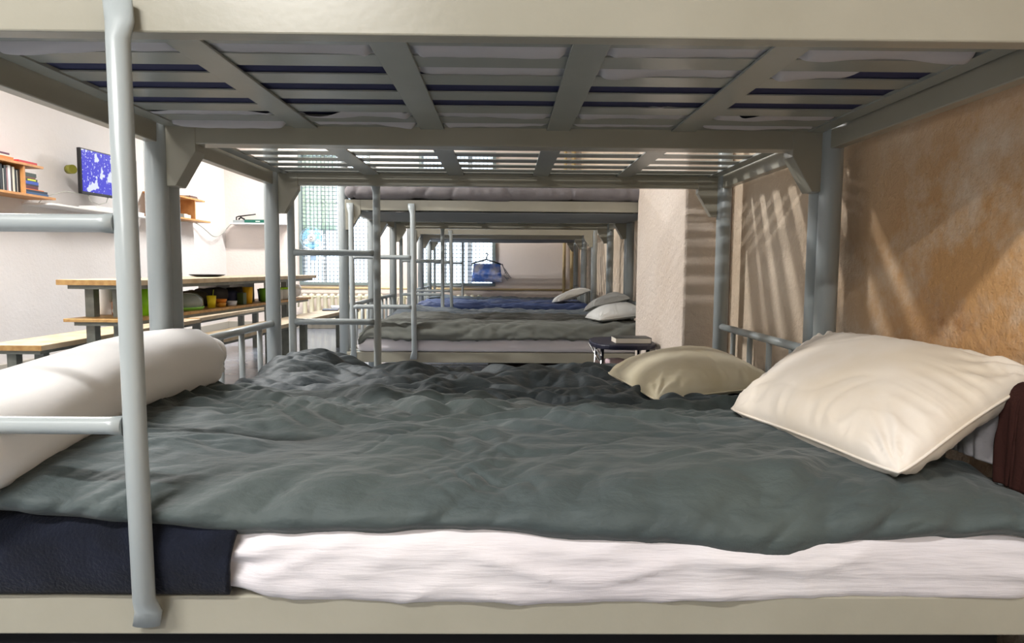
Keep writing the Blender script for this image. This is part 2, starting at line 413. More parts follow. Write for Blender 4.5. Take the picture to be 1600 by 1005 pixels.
for i, y in enumerate(YB0):
    src = front if i % 2 == 0 else rear
    b = src if i < 2 else copy_tree(src)
    b.location = (0, y, 0); tag(b, labs[i], 'bunk bed', GB); beds.append(b)

# ------------------------------------------------------------------ soft things
def soft_box(name, x0, x1, y0, y1, z0, z1, r, m, res=.02, disp=None, parent=None):
    """rounded slab with subdivided surface; disp(P, Nrm)->offset along normal"""
    cx, cy, cz = (x0+x1)/2, (y0+y1)/2, (z0+z1)/2; hx, hy, hz = (x1-x0)/2, (y1-y0)/2, (z1-z0)/2
    def n(h): return max(2, int(2*h/res))
    nx, ny, nz = n(hx), n(hy), max(6, n(hz))
    bm = bmesh.new(); vid = {}; V = []; F = []
    def vid_(i, j, k):
        key = (i, j, k)
        if key not in vid: vid[key] = len(V); V.append((2*i/nx-1, 2*j/ny-1, 2*k/nz-1))
        return vid[key]
    for i in range(nx):
        for j in range(ny):
            F.append((vid_(i, j, nz), vid_(i+1, j, nz), vid_(i+1, j+1, nz), vid_(i, j+1, nz)))
            F.append((vid_(i, j, 0), vid_(i, j+1, 0), vid_(i+1, j+1, 0), vid_(i+1, j, 0)))
    for i in range(nx):
        for k in range(nz):
            F.append((vid_(i, 0, k), vid_(i+1, 0, k), vid_(i+1, 0, k+1), vid_(i, 0, k+1)))
            F.append((vid_(i, ny, k), vid_(i, ny, k+1), vid_(i+1, ny, k+1), vid_(i+1, ny, k)))
    for j in range(ny):
        for k in range(nz):
            F.append((vid_(0, j, k), vid_(0, j, k+1), vid_(0, j+1, k+1), vid_(0, j+1, k)))
            F.append((vid_(nx, j, k), vid_(nx, j+1, k), vid_(nx, j+1, k+1), vid_(nx, j, k+1)))
    bm.free()
    Pn = np.array(V)*np.array([hx, hy, hz])
    inner = np.clip(Pn, -np.array([hx-r, hy-r, hz-r]), np.array([hx-r, hy-r, hz-r]))
    d = Pn-inner; L = np.linalg.norm(d, axis=1); L[L == 0] = 1
    # normal: direction from inner box; for faces it is the face normal
    nrm = d/L[:, None]
    P3 = inner + nrm*r + np.array([cx, cy, cz])
    if disp is not None: P3 = P3 + nrm*disp(P3, nrm)[:, None]
    me = bpy.data.meshes.new(name); me.from_pydata(P3.tolist(), [], F); me.polygons.foreach_set('use_smooth', [True]*len(F)); me.materials.append(m)
    o = bpy.data.objects.new(name, me); COL.objects.link(o)
    if parent: o.parent = parent
    return o

# --- lower bed 1: mattress in a white sheet
def d_sheet(P, n):
    x, y, z = P[:, 0], P[:, 1], P[:, 2]
    d = .008*pnoise(x*2.2, z*3+y*2, 3)
    side = np.clip(-n[:, 1], 0, 1)
    d += side*(.007*wrinkle(x, z*1.0, 1.6, 20, 5, .25, .04, 3) - .0025*wrinkle(x, z, 3.5, 34, 9, .3, -.06, 3))
    tuck = np.exp(-((x-.44)/.10)**2)
    d += side*tuck*(.011*wrinkle(x, z, 16, 9, 4, .3, .8, 2.0))
    d -= .032*np.clip(n[:, 2], 0, 1)*sstep(-.65, -.1, y)*sstep(-.6, .1, x)
    d += side*np.exp(-((x+.385)/.06)**2)*(.006*np.sin(z*130+4*pnoise(x*6, z*20, 4)))
    d += .022*np.clip(-n[:, 1]*1.2, 0, 1)*sstep(.36, .325, z)*sstep(-.42, -.34, x)*(1+.25*np.sin(x*4+1))*sstep(1.1, .8, x)+side*.012*sstep(-.42, -.34, x)
    return d
o = soft_box('mattress', -.955, .915, -.926, -.030, .3225, .442, .05, M['sheet'], .0085, d_sheet)
tag(o, 'mattress in a white sheet on the nearest lower bunk', 'mattress', 'lower bunk mattresses')

# navy blanket wrapped over the foot of the mattress
def wrap_navy():
    path = [(-.926, .333), (-.933, .345), (-.936, .38), (-.935, .415), (-.922, .440), (-.89, .451), (-.85, .453), (-.6, .453)]
    pts = []
    for i in range(len(path)-1):
        a, b = np.array(path[i]), np.array(path[i+1]); k = max(2, int(np.linalg.norm(b-a)/.008))
        for q in range(k): pts.append(a+(b-a)*q/k)
    pts.append(np.array(path[-1])); pts = np.array(pts)
    for _ in range(3): pts[1:-1] = (pts[:-2]+2*pts[1:-1]+pts[2:])/4
    nu = 90; u = np.linspace(0, 1, nu)[:, None]; v = np.linspace(0, 1, len(pts))[None, :]
    yy = np.broadcast_to(pts[:, 0][None], (nu, len(pts))); zz = np.broadcast_to(pts[:, 1][None], (nu, len(pts)))
    xe = -.395+.008*np.sin(zz*30)-.012*np.clip((.36-zz)/.05, 0, 1)
    X = -.958+(xe+.958)*u
    n = .005*pnoise(X*6, zz*9+yy*5, 8)
    return grid_obj('folded_blanket', X, yy-n*(zz < .45), zz+n*.4*(zz >= .45), M['navy'], solid=.009, offset=1)
tag(wrap_navy(), 'navy wool blanket wrapped round the foot of the nearest mattress', 'blanket')

def quilt(name, x0, x1, yfront, yback, ztop, hem, m, label, amp, seed, rx=.11, nx=560, ny=300, extra=None, backdrop=.03, group=None, solid=.014, side=.04):
    """bedspread: hangs over the front edge (hem(x)), lies on top, drops a little at the back"""
    u = np.linspace(0, 1, nx)[:, None]*np.ones((1, ny)); v = np.ones((nx, 1))*np.linspace(0, 1, ny)[None, :]
    X = x0+(x1-x0)*u
    hz = hem(X); zt = ztop(X, v)
    W = yback-yfront
    vf = .16                               # part of the cloth's width on the curved front
    th = np.clip(v/vf, 0, 1)*PI/2
    Yf = yfront+rx*(1-np.cos(th)) ; Zf = hz+(zt-hz)*np.sin(th)**.85
    t2 = np.clip((v-vf)/(1-vf), 0, 1)
    Yt = yfront+rx+(W-rx)*t2
    Y = np.where(v < vf, Yf, Yt)
    Z = np.where(v < vf, Zf, zt)
    Z = Z-backdrop*sstep(.93, 1.0, t2)
    Z = Z-side*(sstep(.035, 0, u)**1.5+sstep(.965, 1, u)**1.5)
    # arc-length-like coordinate for wrinkles
    s = np.where(v < vf, v/vf*.16, .16+t2*(W-rx))
    h = amp(X, s, u, v)
    ny_ = np.where(v < vf, -np.cos(th), 0); nz_ = np.where(v < vf, np.sin(th), 1)
    Y = Y+h*ny_; Z = Z+h*nz_
    # irregular hem
    if extra is not None: X, Y, Z = extra(X, Y, Z, u, v)
    o = grid_obj(name, X, Y, Z, m, solid=solid)
    tag(o, label, 'blanket', group); return o

hx_ = [-1.0, -.74, -.55, -.39, -.155, -.056, .042, .14, .241, .341, .40, .442, .482, .531, .60, .70, .80, .95]
hz_ = [.482, .478, .458, .441, .448, .453, .446, .433, .432, .426, .412, .405, .403, .418, .428, .436, .446, .452]
def hem1(X): return np.interp(X, hx_, hz_)-.018-.010*np.exp(-((X-.45)/.12)**2)+.0015*np.sin(X*47)
def top1(X, v):
    z = .493+.010*pnoise(X*2.0, v*2.0, 31)
    z = z+.030*sstep(-.45, -.92, X)*1.0
    z = z+.010*np.exp(-((X-.0)/.4)**2-((v-.75)/.2)**2)
    z = z-.015*sstep(.75, .93, X)-.046*sstep(.45, .95, v)*sstep(-.55, .25, X)-.012*sstep(.5, .9, v)
    return z
def fold(x, y, fx, fy, seed, warp=.4, rot=0., eps=.03):
    """rounded folds parted by tight valleys, 0 at a valley"""
    c_, s_ = math.cos(rot), math.sin(rot)
    a = x*c_+y*s_; b = -x*s_+y*c_
    wx = pnoise(a*2.3, b*2.3, seed+11)*warp; wy = pnoise(a*2.3, b*2.3, seed+23)*warp
    n = pnoise((a+wx*.6)*fx, (b+wy*.35)*fy, seed)
    return np.sqrt(n*n+eps*eps)-eps
def amp1(X, s, u, v):
    h = np.zeros_like(X)
    back = sstep(.38, .62, v); mid = sstep(.12, .36, v)
    h += .016*pnoise(X*2.6, s*4, 41)
    m0 = .45+.55*sstep(-.15, .25, pnoise(X*1.7, s*2.2, 57))
    h += (.034+.040*back)*fold(X, s, 2.0, 6.0, 42, .55, .12)*mid*m0
    h += (.020+.036*back)*fold(X, s, 3.8, 9.5, 43, .6, -.38)*sstep(.2, .6, v)
    h += (.004+.018*back)*fold(X, s, 7.5, 15, 44, .6, .40, .08)*m0
    h += (.0015+.004*back)*pnoise(X*24, s*34, 45)
    h += .022*fold(X, s, 9, 20, 53, .7, .2, .03)*sstep(-.1, .3, pnoise(X*2.6, s*3, 59))*sstep(.1, .3, v)
    # sparse long creases
    h -= .004*wrinkle(X, s, 1.5, 3.2, 51, .6, .25, 14.0)*mid
    h += .020*fold(X, s, 3.0, 11, 52, .5, .06, .04)*mid*sstep(.1, .5, pnoise(X*1.3, s*2, 58)+.35)
    # pulls rising diagonally from the front seam
    fr = sstep(.36, .10, v)*sstep(-.01, .05, v)
    m1 = .35+.65*sstep(-.2, .25, pnoise(X*2.4, s*1.5, 46))
    h += fr*m1*(.075*fold(X, s, 7.5, 2.6, 47, .25, -.55)+.03*fold(X, s, 17, 6, 48, .3, -.7))
    h -= .012*np.exp(-((X-.04)/.15)**2-((s-.15)/.05)**2)*wrinkle(X, s, 11, 6, 49, .4, .25, 5.0)
    h += .008*np.exp(-((v-.035)/.03)**2)-.012*np.exp(-(v/.012)**2)
    return h
def ex1(X, Y, Z, u, v):
    # far right corner droops over the mattress end
    k = sstep(.90, 1.0, u); Z = Z-.03*k*k; X = X-.008*k*sstep(0.5, 0, v)
    Y = Y+.012*pnoise(X*5, u*0, 55)*sstep(.8, 1, v)
    return X, Y, Z
quilt('bedspread', -.965, .985, -.941, -.012, top1, hem1, M['blanket'],
      'crumpled green-grey bedspread covering the nearest lower bunk', amp1, 1, extra=ex1, side=.015)

# --- lower bed 2
def d_m(P, n):
    return .006*pnoise(P[:, 0]*3, P[:, 2]*8+P[:, 1]*3, 60)+np.clip(-n[:, 1], 0, 1)*.003*wrinkle(P[:, 0], P[:, 2], 4, 24, 61, .3, 0, 2.5)
o = soft_box('mattress', -.94, .93, .035, .955, .3225, .395, .036, M['sheet'], .02, d_m)
tag(o, 'mattress under the dark slate bedspread on the second lower bunk', 'mattress', 'lower bunk mattresses')
def hem2(X): return .385+0*X
def top2(X, v):
    z = .444+.014*pnoise(X*2.2, v*2.2, 62)
    z = z-.028*sstep(.55, 1.0, v)
    z = z+.085*np.exp(-((X+.80)/.17)**2)*sstep(.35, .95, v)
    z = z+.02*np.exp(-((X+.45)/.2)**2)*sstep(.4, .9, v)
    return z
def amp2(X, s, u, v):
    h = .018*pnoise(X*3.5, s*5, 71)
    h += .105*fold(X, s, 2.2, 5.5, 72, .6, .12)
    h += .070*fold(X, s, 4.2, 8.5, 73, .6, -.35)
    h += .024*fold(X, s, 8.5, 15, 74, .6, .4)
    h += .003*pnoise(X*26, s*36, 75)
    return h-.03
def ex2(X, Y, Z, u, v):
    Y = Y+.03*pnoise(X*3, X*0, 76)*sstep(.85, 1, v)
    return X, Y, Z
quilt('bedspread', -.93, .95, .020, .965, top2, hem2, M['blanket2'], 'heavily crumpled dark slate bedspread on the second lower bunk', amp2, 2, rx=.05, nx=420, ny=240, extra=ex2, backdrop=.035)

# --- white roll at the foot of bed 1
def roll_white():
    n, k = 64, 90
    t = np.linspace(0, 1, k)[None, :]; a = np.linspace(0, 2*PI, n, endpoint=False)[:, None]
    y = -1.02+1.00*t+0*a
    cz = .578+.016*np.sin(t*5.2-1.5)+.008*t; cx = -.868+.02*np.sin(t*4+.5)
    rx = .112+.010*np.sin(t*7+1); rz = .086+.006*np.sin(t*6+2)
    end = np.sqrt(np.clip(1-((t-.93)/.07)**2, 0, 1)); end = np.where(t > .93, .55+.45*end, 1)
    st = np.where(t < .05, .7+.3*np.sqrt(np.clip(1-((.05-t)/.05)**2, 0, 1)), 1)
    sc = end*st
    wob = 1+.02*pnoise(a*1.2+0*t, t*8+0*a, 81)+.03*np.clip((t-.86)/.14, 0, 1)*np.sin(a*5+3*np.sin(a*2))
    def se(x, p): return np.sign(x)*np.abs(x)**p
    X = cx+rx*sc*wob*se(np.cos(a), .85); Z = cz+rz*sc*wob*se(np.sin(a), .85)
    Z = np.where(Z < .505, .505-.004+0*Z, Z)
    o = grid_obj('rolled_blanket', X, y, Z, M['rollwhite'], closed_u=True)
    # close both ends
    me = o.data; bm = bmesh.new(); bm.from_mesh(me); bmesh.ops.holes_fill(bm, edges=[e for e in bm.edges if e.is_boundary]); bmesh.ops.recalc_face_normals(bm, faces=bm.faces); bm.to_mesh(me); bm.free()
    # loose frilled edge at the far end
    uu = np.linspace(0, 1, 60)[:, None]*np.ones((1, 8)); vv = np.ones((60, 1))*np.linspace(0, 1, 8)[None, :]
    an = -.6+uu*2.3; rr = .97+.075*vv*np.sin(uu*19+2*np.sin(uu*7))*(.6+.4*np.sin(uu*5))+.03*vv
    tt = .955
    X = -.868+.02*math.sin(4*tt+.5)+.106*rr*np.cos(an); Z = .586+.080*rr*np.sin(an)
    Y = -1.02+1.0*tt+.035*vv+.008*np.sin(uu*16)*vv
    grid_obj('frilled_edge', X, Y, Z, M['rollwhite'], o, solid=.003)
    return o
tag(roll_white(), 'white flannel roll lying across the foot of the nearest bunk', 'rolled blanket')

# --- pillows
def pillow(name, A, B, C_, D_, t, m, label, group=None, seed=0, bend=0.0, tb=None, n=90, cat='pillow', ruf=1.0):
    """A,B,C,D corners in order; t half thickness; seam on the outline with a narrow flange"""
    A, B, C_, D_ = [np.array(q, float) for q in (A, B, C_, D_)]
    nrm = np.cross(C_-A, D_-B); nrm /= np.linalg.norm(nrm)
    if nrm[2] < 0: nrm = -nrm
    tb = t if tb is None else tb
    u = np.linspace(-1, 1, n)[:, None]*np.ones((1, n)); v = np.ones((n, 1))*np.linspace(-1, 1, n)[None, :]
    sides = []
    Ls = (np.linalg.norm(B-A)+np.linalg.norm(C_-D_))/2; Lt = (np.linalg.norm(D_-A)+np.linalg.norm(C_-B))/2
    for sgn, tt in ((1, t), (-1, tb)):
        # pinch outline between the corners
        pu = u*(1-.075*(1-v*v)**1.0*1.0*np.abs(u)**2*0-0.06*(1-v**2)*np.abs(u)); pv = v*(1-.06*(1-u**2)*np.abs(v))
        rc = 1-.055*(u*u*v*v)**2.5; pu, pv = pu*rc, pv*rc
        su, sv = (pu+1)/2, (pv+1)/2
        base = (1-su)[..., None]*(1-sv)[..., None]*A+su[..., None]*(1-sv)[..., None]*B+su[..., None]*sv[..., None]*C_+(1-su)[..., None]*sv[..., None]*D_
        prof = (np.clip(1-np.abs(u)**2.6, 0, 1)*np.clip(1-np.abs(v)**2.6, 0, 1))**.55
        X, Y = u*Ls/2, v*Lt/2
        edge = np.maximum(np.abs(u), np.abs(v)); er = sstep(.45, .93, edge)*sstep(1.0, .96, edge)
        corner = sstep(.9, 1.35, np.abs(u)+np.abs(v))*er
        # radial pucker lines near the seams
        cu = np.where(np.abs(u) > np.abs(v), Y, X)
        puck = wrinkle(cu*1.0, edge*.09, 30, 5, 90+seed, .15, 0, 1.8)-.35
        h = .0022*er*puck*ruf+.004*corner*(wrinkle(X, Y, 14, 14, 93+seed, .3, .6, 2)-.3)*ruf
        h += .012*pnoise(X*4, Y*4, 95+seed)*prof-.002*wrinkle(X, Y, 2.5, 6, 97+seed, .4, .5, 9.)*prof*ruf
        du, dv = 1-np.abs(u), 1-np.abs(v); rcn = np.sqrt(du*du+dv*dv); ang = np.arctan2(dv, du+1e-6)
        h += (.0065 if sgn > 0 else .0025)*ruf*np.exp(-(rcn/.42)**2)*np.clip(rcn/.12, 0, 1)*np.sin(ang*13+4*pnoise(u*3+sgn, v*3, 98+seed))
        P = base+nrm*(sgn*(tt*prof)+h*np.minimum(1, prof*3)*sgn)[..., None]+nrm*(bend*(1-v**2))[..., None]
        sides.append(P)
    V = np.concatenate([s.reshape(-1, 3) for s in sides]); idx = np.arange(n*n).reshape(n, n)
    F = np.stack([idx[:-1, :-1], idx[1:, :-1], idx[1:, 1:], idx[:-1, 1:]], -1).reshape(-1, 4)
    F2 = F[:, ::-1]+n*n
    me = bpy.data.meshes.new(name); me.from_pydata(V.tolist(), [], F.tolist()+F2.tolist())
    bm = bmesh.new(); bm.from_mesh(me); bmesh.ops.remove_doubles(bm, verts=bm.verts, dist=1e-5); bmesh.ops.recalc_face_normals(bm, faces=bm.faces); bm.to_mesh(me); bm.free()
    me.polygons.foreach_set('use_smooth', [True]*len(me.polygons)); me.materials.append(m)
    o = bpy.data.objects.new(name, me); COL.objects.link(o); tag(o, label, cat, group)
    # piped seam
    ring = []
    for P in (sides[0][:, 0][::3], sides[0][-1, :][::3], sides[0][::-1, -1][::3], sides[0][0, ::-1][::3]):
        ring += [tuple(q) for q in P[:-1]]
    MB().tube(ring, .0028, 6, closed=True).build('seam', m, o)
    return o
GP = 'pillows on the lower bunks'
pillow('pillow', (.560, -.385, .515), (.680, -.900, .512), (1.03, -.77, .668), (.95, -.04, .662), .080, M['pillow'], 'large cream pillow propped at the head of the nearest bunk', GP, 1, tb=.085, ruf=1.6)
pillow('pillow', (.395, .46, .472), (.485, .035, .452), (.95, .20, .47), (.87, .80, .50), .092, M['pillow2'], 'yellowed pillow lying on the dark slate bedspread of the second bunk', GP, 2, tb=.035, ruf=1.3)

# --- bed head clutter of bed 1: white towel and brown blanket over the guard
def drape(name, x, y0, y1, zbar, dl, dr, m, label, cat, thick=.006, seed=0, off=.02):
    """cloth folded over a bar running along y; dl/dr drop on -x/+x side"""
    L = dl+dr+.06; nu, nv = 50, 60
    s = np.linspace(-dl-.03, dr+.03, nv)[None, :]*np.ones((nu, 1)); u = np.linspace(0, 1, nu)[:, None]*np.ones((1, nv))
    a = np.clip(s/.03, -1, 1)*PI/2
    X = x+off*np.sin(a); Z = zbar+off*np.cos(a)-np.clip(np.abs(s)-.03, 0, None)
    Y = y0+(y1-y0)*u+.01*pnoise(u*3, s*8, seed+2)
    X = X+np.sign(s)*.008*(wrinkle(u, s, 7, 1.4, seed, .3, 0, 1.5))*np.clip(np.abs(s)*12, 0, 1)
    return tag(grid_obj(name, X, Y, Z, m, solid=thick), label, cat)
drape('towel', HX-.006, -.79, -.59, .606, .115, .03, M['sheet'], 'white towel hung over the head guard beside the large cream pillow', 'towel', seed=3)
drape('folded_blanket', HX+.0, -.90, -.775, .608, .14, .06, M['brown'], 'dark brown blanket over the head guard at the right edge', 'blanket', seed=5, thick=.008, off=.036)

# --- upper bunk 1: navy mattress seen through the slats, sheet ends hanging through
zdeck = ZT1-.0092
o = soft_box('mattress', -.95, .95, -.86, -.02, zdeck+.0015, zdeck+.10, .03, M['navymatt'], .05)
tag(o, 'navy mattress on the nearest upper bunk, seen between the slats', 'mattress')
GAPS = [-.815, -.685, -.555, -.4225, -.2875, -.16, -.045]
def deck_sheet(ya, yb, label, seed):
    """thin sheet lying on the slats and sagging through the gaps; ya(x), yb(x) its two long edges"""
    nu, nv = 360, 110
    u = np.linspace(0, 1, nu)[:, None]*np.ones((1, nv)); v = np.ones((nu, 1))*np.linspace(0, 1, nv)[None, :]
    X = -.90+1.79*u; Y = ya(X)+(yb(X)-ya(X))*v; Z = zdeck+.0010+0*X
    for gi, yc in enumerate(GAPS):
        hw = .027 if gi < 6 else .010
        k = np.clip(1-((Y-yc)/hw)**2, 0, 1)**.8
        bay = np.ones_like(X)
        for xc in (-.545, -.182, .180, .540): bay *= sstep(.036, .055, np.abs(X-xc))
        sag = (.006+.014*sstep(-.1, .45, pnoise(X*4.2, Y*0+gi*2.7, seed))+.004*pnoise(X*17, Y*9, seed+1))
        Z = Z-k*bay*sag
    return tag(grid_obj('sheet', X, Y, Z, M['sheet2'], solid=.0008), label, 'sheet')
deck_sheet(lambda X: -.86+0*X, lambda X: -.645+.13*sstep(-.22, -.12, X)*sstep(.80, .70, X)+.02*pnoise(X*5, X*0, 190), 'greyish sheet showing through the front slats of the nearest upper bunk', 191)
deck_sheet(lambda X: -.185+.035*pnoise(X*3.5, X*0, 193)*2-.10*sstep(.30, .42, X)*sstep(.66, .56, X)-.03*sstep(.7, .8, X), lambda X: -.03+0*X, 'greyish sheet sagging through the rear slats of the nearest upper bunk', 194)
# --- beds 3-4
def dm3(P, n): return .006*pnoise(P[:, 0]*3, P[:, 2]*8, 101)+.004*np.clip(-n[:, 1], 0, 1)*wrinkle(P[:, 0], P[:, 2], 9, 6, 102, .3, .7, 2)
o = soft_box('mattress', -.895, .93, 2.205, 3.12, .3225, .425, .035, M['sheet'], .02, dm3); tag(o, 'mattress in a cream sheet on the lower bunk beyond the navy stool', 'mattress', 'lower bunk mattresses')
o = soft_box('mattress', -.93, .93, 3.19, 4.08, .3225, .425, .035, M['sheet'], .04); tag(o, 'mattress hidden under the blue-grey bedspread behind the olive one', 'mattress', 'lower bunk mattresses')
def amp3(X, s, u, v): return .012*pnoise(X*3, s*5, 111)+.035*fold(X, s, 3, 12, 116, .5, .08)+.02*fold(X, s, 7, 18, 117, .5, -.2)+.006*(wrinkle(X, s, 3, 12, 112, .4, .05, 2)-.3)+.003*(wrinkle(X, s, 8, 24, 113, .4, .1, 2)-.3)
quilt('bedspread', -.88, .945, 2.195, 3.12, lambda X, v: .498+.008*pnoise(X*2, v*2, 114)-.03*sstep(-.7, -.88, X), lambda X: .405+.006*np.sin(X*5), M['blanket3'], 'olive-grey bedspread on the lower bunk beyond the navy stool', amp3, 3, rx=.06, nx=200, ny=90, solid=.03)
quilt('bedspread', -.93, .945, 3.19, 4.08, lambda X, v: .452+.04*np.exp(-((X+.80)/.14)**2)*sstep(.3, .9, v)+.022*sstep(.2, .9, v)+.006*pnoise(X*3, v*3, 115), lambda X: .43+0*X, M['blanket4'], 'blue-grey bedspread on the fourth lower bunk behind the olive one', amp3, 4, rx=.04, nx=200, ny=90)
pillow('pillow', (.56, 2.52, .525), (.62, 2.22, .530), (.96, 2.35, .56), (.93, 2.80, .59), .07, M['pillow3'], 'greyish-white pillow on the olive bedspread beside the pier', GP, 5, tb=.03)
pillow('pillow', (.60, 2.95, .535), (.66, 2.80, .585), (.95, 2.90, .64), (.93, 3.35, .66), .055, M['pillow3'], 'greyish-white pillow leaning behind another beside the pier', GP, 6, tb=.03)
# rolled upper mattress of bed 3 (taupe)
def d_up(P, n): return .014*pnoise(P[:, 0]*2.2, P[:, 2]*3, 121)-.010*wrinkle(P[:, 0], P[:, 2], 4.5, 1.5, 123, .3, .25, 12.)+.008*np.clip(-n[:, 1]+n[:, 2], 0, 1)*(wrinkle(P[:, 0], P[:, 2]+P[:, 1], 9, 3, 122, .3, .5, 2)-.3)
o = soft_box('mattress', -.96, .99, 2.17, 3.10, ZT1+.001, ZT1+.094, .044, M['roll'], .012, d_up); tag(o, 'thick taupe covered mattress on an upper bunk in front of the windows', 'mattress')
# grey sagging underlay
def underlay(y0, y1, x0, x1, label):
    nu, nv = 60, 40; u = np.linspace(0, 1, nu)[:, None]*np.ones((1, nv)); v = np.ones((nu, 1))*np.linspace(0, 1, nv)[None, :]
    Z = ZT0-.004-.022*np.sin(PI*v)*np.sin(PI*np.clip(u, .03, .97))**.4+.004*pnoise(u*6, v*3, 131)
    o = grid_obj('underlay', x0+(x1-x0)*u, y0+(y1-y0)*v, Z, M['sag'], solid=.003); tag(o, label, 'underlay'); return o
underlay(2.25, 3.12, -.925, .925, 'grey underlay sagging below the upper bunk with the taupe mattress')
underlay(6.15, 7.0, -.92, .92, 'grey underlay sagging below the farthest upper bunk')
# --- beds 5-6
o = soft_box('mattress', -.93, .93, 5.135, 6.05, .3225, .425, .035, M['sheet'], .04); tag(o, 'mattress with white edge under a blue bedspread, fifth lower bunk', 'mattress', 'lower bunk mattresses')
o = soft_box('mattress', -.93, .93, 6.12, 7.02, .3225, .41, .035, M['sheet'], .05); tag(o, 'mattress on the farthest lower bunk', 'mattress', 'lower bunk mattresses')
quilt('bedspread', -.93, .94, 5.13, 6.05, lambda X, v: .468+.008*pnoise(X*3, v*3, 141), lambda X: .412+.005*np.sin(X*6), M['navyb'], 'shiny navy bedspread on the fifth lower bunk', amp3, 5, rx=.05, nx=160, ny=70)
quilt('bedspread', -.93, .94, 6.12, 7.02, lambda X, v: .455+.012*pnoise(X*3, v*3, 142)+.03*np.exp(-((X+.8)/.15)**2), lambda X: .42+0*X, M['blanket4'], 'slate bedspread on the farthest lower bunk', amp3, 6, rx=.05, nx=160, ny=70)
pillow('pillow', (.54, 5.45, .475), (.60, 5.2, .50), (.98, 5.35, .62), (.93, 5.75, .62), .06, M['pillow3'], 'pale blue-grey pillow tilted up on the navy bedspread', GP, 7, tb=.03)

# ------------------------------------------------------------------ stool with book between the bunks
def stool():
    root = empty('side_table', (.665, 1.66, 0)); tag(root, 'round-edged navy side table standing by the pier', 'side table')
    n = 40; poly = []
    for j in range(n):
        a = 2*PI*j/n; poly.append((.17*math.copysign(abs(math.cos(a))**.7, math.cos(a)), .22*math.copysign(abs(math.sin(a))**.7, math.sin(a))))
    MB().prism(poly, 'z', .435, .462).build('table_top', M['stool'], root, bevel=.008)
    poly2 = [(p[0]*.8, p[1]*.8) for p in poly]
    MB().prism(poly2, 'z', .33, .342).build('lower_shelf', c(110, 90, 86), root, bevel=.004)
    for sx in (-1, 1):
        m = MB(); pts = []
        for k in range(13):
            a = PI*k/12; pts.append((sx*(.155-.05*math.sin(a)), -.16*math.cos(a), .435-.10*math.sin(a)))
        m.tube(pts, .006, 8); m.build('support_ring', M['chrome'], root)
        for sy in (-1, 1): MB().tube([(sx*.13, sy*.13, 0), (sx*.12, sy*.12, .436)], .010, 10).build('leg', M['chrome'], root)
    return root
stool()
def book(x, y, z, l, w_, h, rz, cover, label, group=None, upright=False, name='book', spine_all=False):
    """lying book: l along x, w along y"""
    root = empty(name, (x, y, z), rz)
    if upright: root.rotation_euler = (0, -PI/2, rz) if False else (0, 0, rz)
    tag(root, label, 'book', group)
    if upright:    # l = height, w = depth, h = thickness along local y
        MB().box(0, w_, -h/2, -h/2+.0018, 0, l).box(0, w_, h/2-.0018, h/2, 0, l).box(w_-.002, w_, -h/2, h/2, 0, l).build('cover', cover, root)
        MB().box(.003, w_-.002, -h/2+.0019, h/2-.0019, .003, l-.003).build('pages', M['paper'], root)
    else:
        t_ = .0022; mb = MB().box(-l/2, l/2, -w_/2, w_/2, 0, t_).box(-l/2, l/2, -w_/2, w_/2, h-t_, h).box(l/2-.002, l/2, -w_/2, w_/2, t_, h-t_)
        if spine_all: mb.box(-l/2, l/2-.002, -w_/2, -w_/2+.002, t_, h-t_)
        mb.build('cover', cover, root)
        MB().box(-l/2+.003, l/2-.002, -w_/2+.003, w_/2-.003, t_, h-t_).build('pages', M['paper'], root)
    return root
book(.70, 1.57, .4625, .19, .13, .030, .03, c(60, 62, 60), 'thick paperback lying on the navy side table')
def small_box(name, x, y, z, sx, sy, sz, m, label, cat, rz=0, group=None, bevel=.003):
    o = MB().box(-sx/2, sx/2, -sy/2, sy/2, 0, sz).build(name, m, None, bevel); o.location = (x, y, z); o.rotation_euler = (0, 0, rz); tag(o, label, cat, group); return o
small_box('tissue_pack', .62, 1.60, .3425, .09, .06, .03, c(222, 196, 200), 'pale pink tissue pack on the lower shelf of the navy side table', 'tissue pack', .3, bevel=.01)
small_box('snack_box', .74, 1.58, .3425, .10, .07, .035, c(150, 110, 80), 'brown snack box on the lower shelf of the navy side table', 'box', -.2)

# ------------------------------------------------------------------ tables and benches on the left
def trestle(name, x, y, rz, W, L, ztop, legs, label, cat, shelf=None, top_t=.03, legx=(-.075, .075)):
    root = empty(name, (x, y, 0), rz); tag(root, label, cat)
    MB().box(-W/2, W/2, 0, L, ztop-top_t, ztop).build('top' if cat == 'bench' else 'table_top', M['wood'], root, bevel=.003)
    MB().box(-W/2, W/2, -.002, .0, ztop-top_t+.001, ztop-.001).build('edge_band', M['woodedge'], root)
    MB().box(-W/2+.04, W/2-.03, .03, L-.03, ztop-top_t-.022, ztop-top_t).build('subframe', M['steel'], root, bevel=.002)
    for yl in legs:
        for xl in legx:
            MB().box(xl-.026, xl+.026, yl, yl+.05, 0, ztop-top_t-.022).build('leg', M['steel'], root, bevel=.002)
    if shelf:
        MB().box(-W/2+.03, W/2-.05, 0, L-.02, shelf-.018, shelf).build('shelf', M['woodedge'], root, bevel=.002)
        MB().box(-W/2+.07, W/2-.07, .03, L-.05, shelf-.04, shelf-.018).build('shelf_frame', M['steel'], root)
    return root
TX, TY, TR = -2.195, 1.71, -.058
trestle('dining_table', TX, TY, TR, .44, 2.93, .77, (.14, 2.58), 'long narrow wooden dining table with a loaded shelf under its top', 'table', shelf=.556, legx=(-.135, .025))
trestle('bench', -2.60, 1.62, 0.0, .32, 1.9, .42, (.10, 1.6), 'wooden bench at the left edge, on the wall side of the tables', 'bench')
trestle('bench', -2.66, 3.62, 0.0, .32, 1.7, .42, (.10, 1.45), 'wooden bench farther along the wall side of the tables', 'bench')
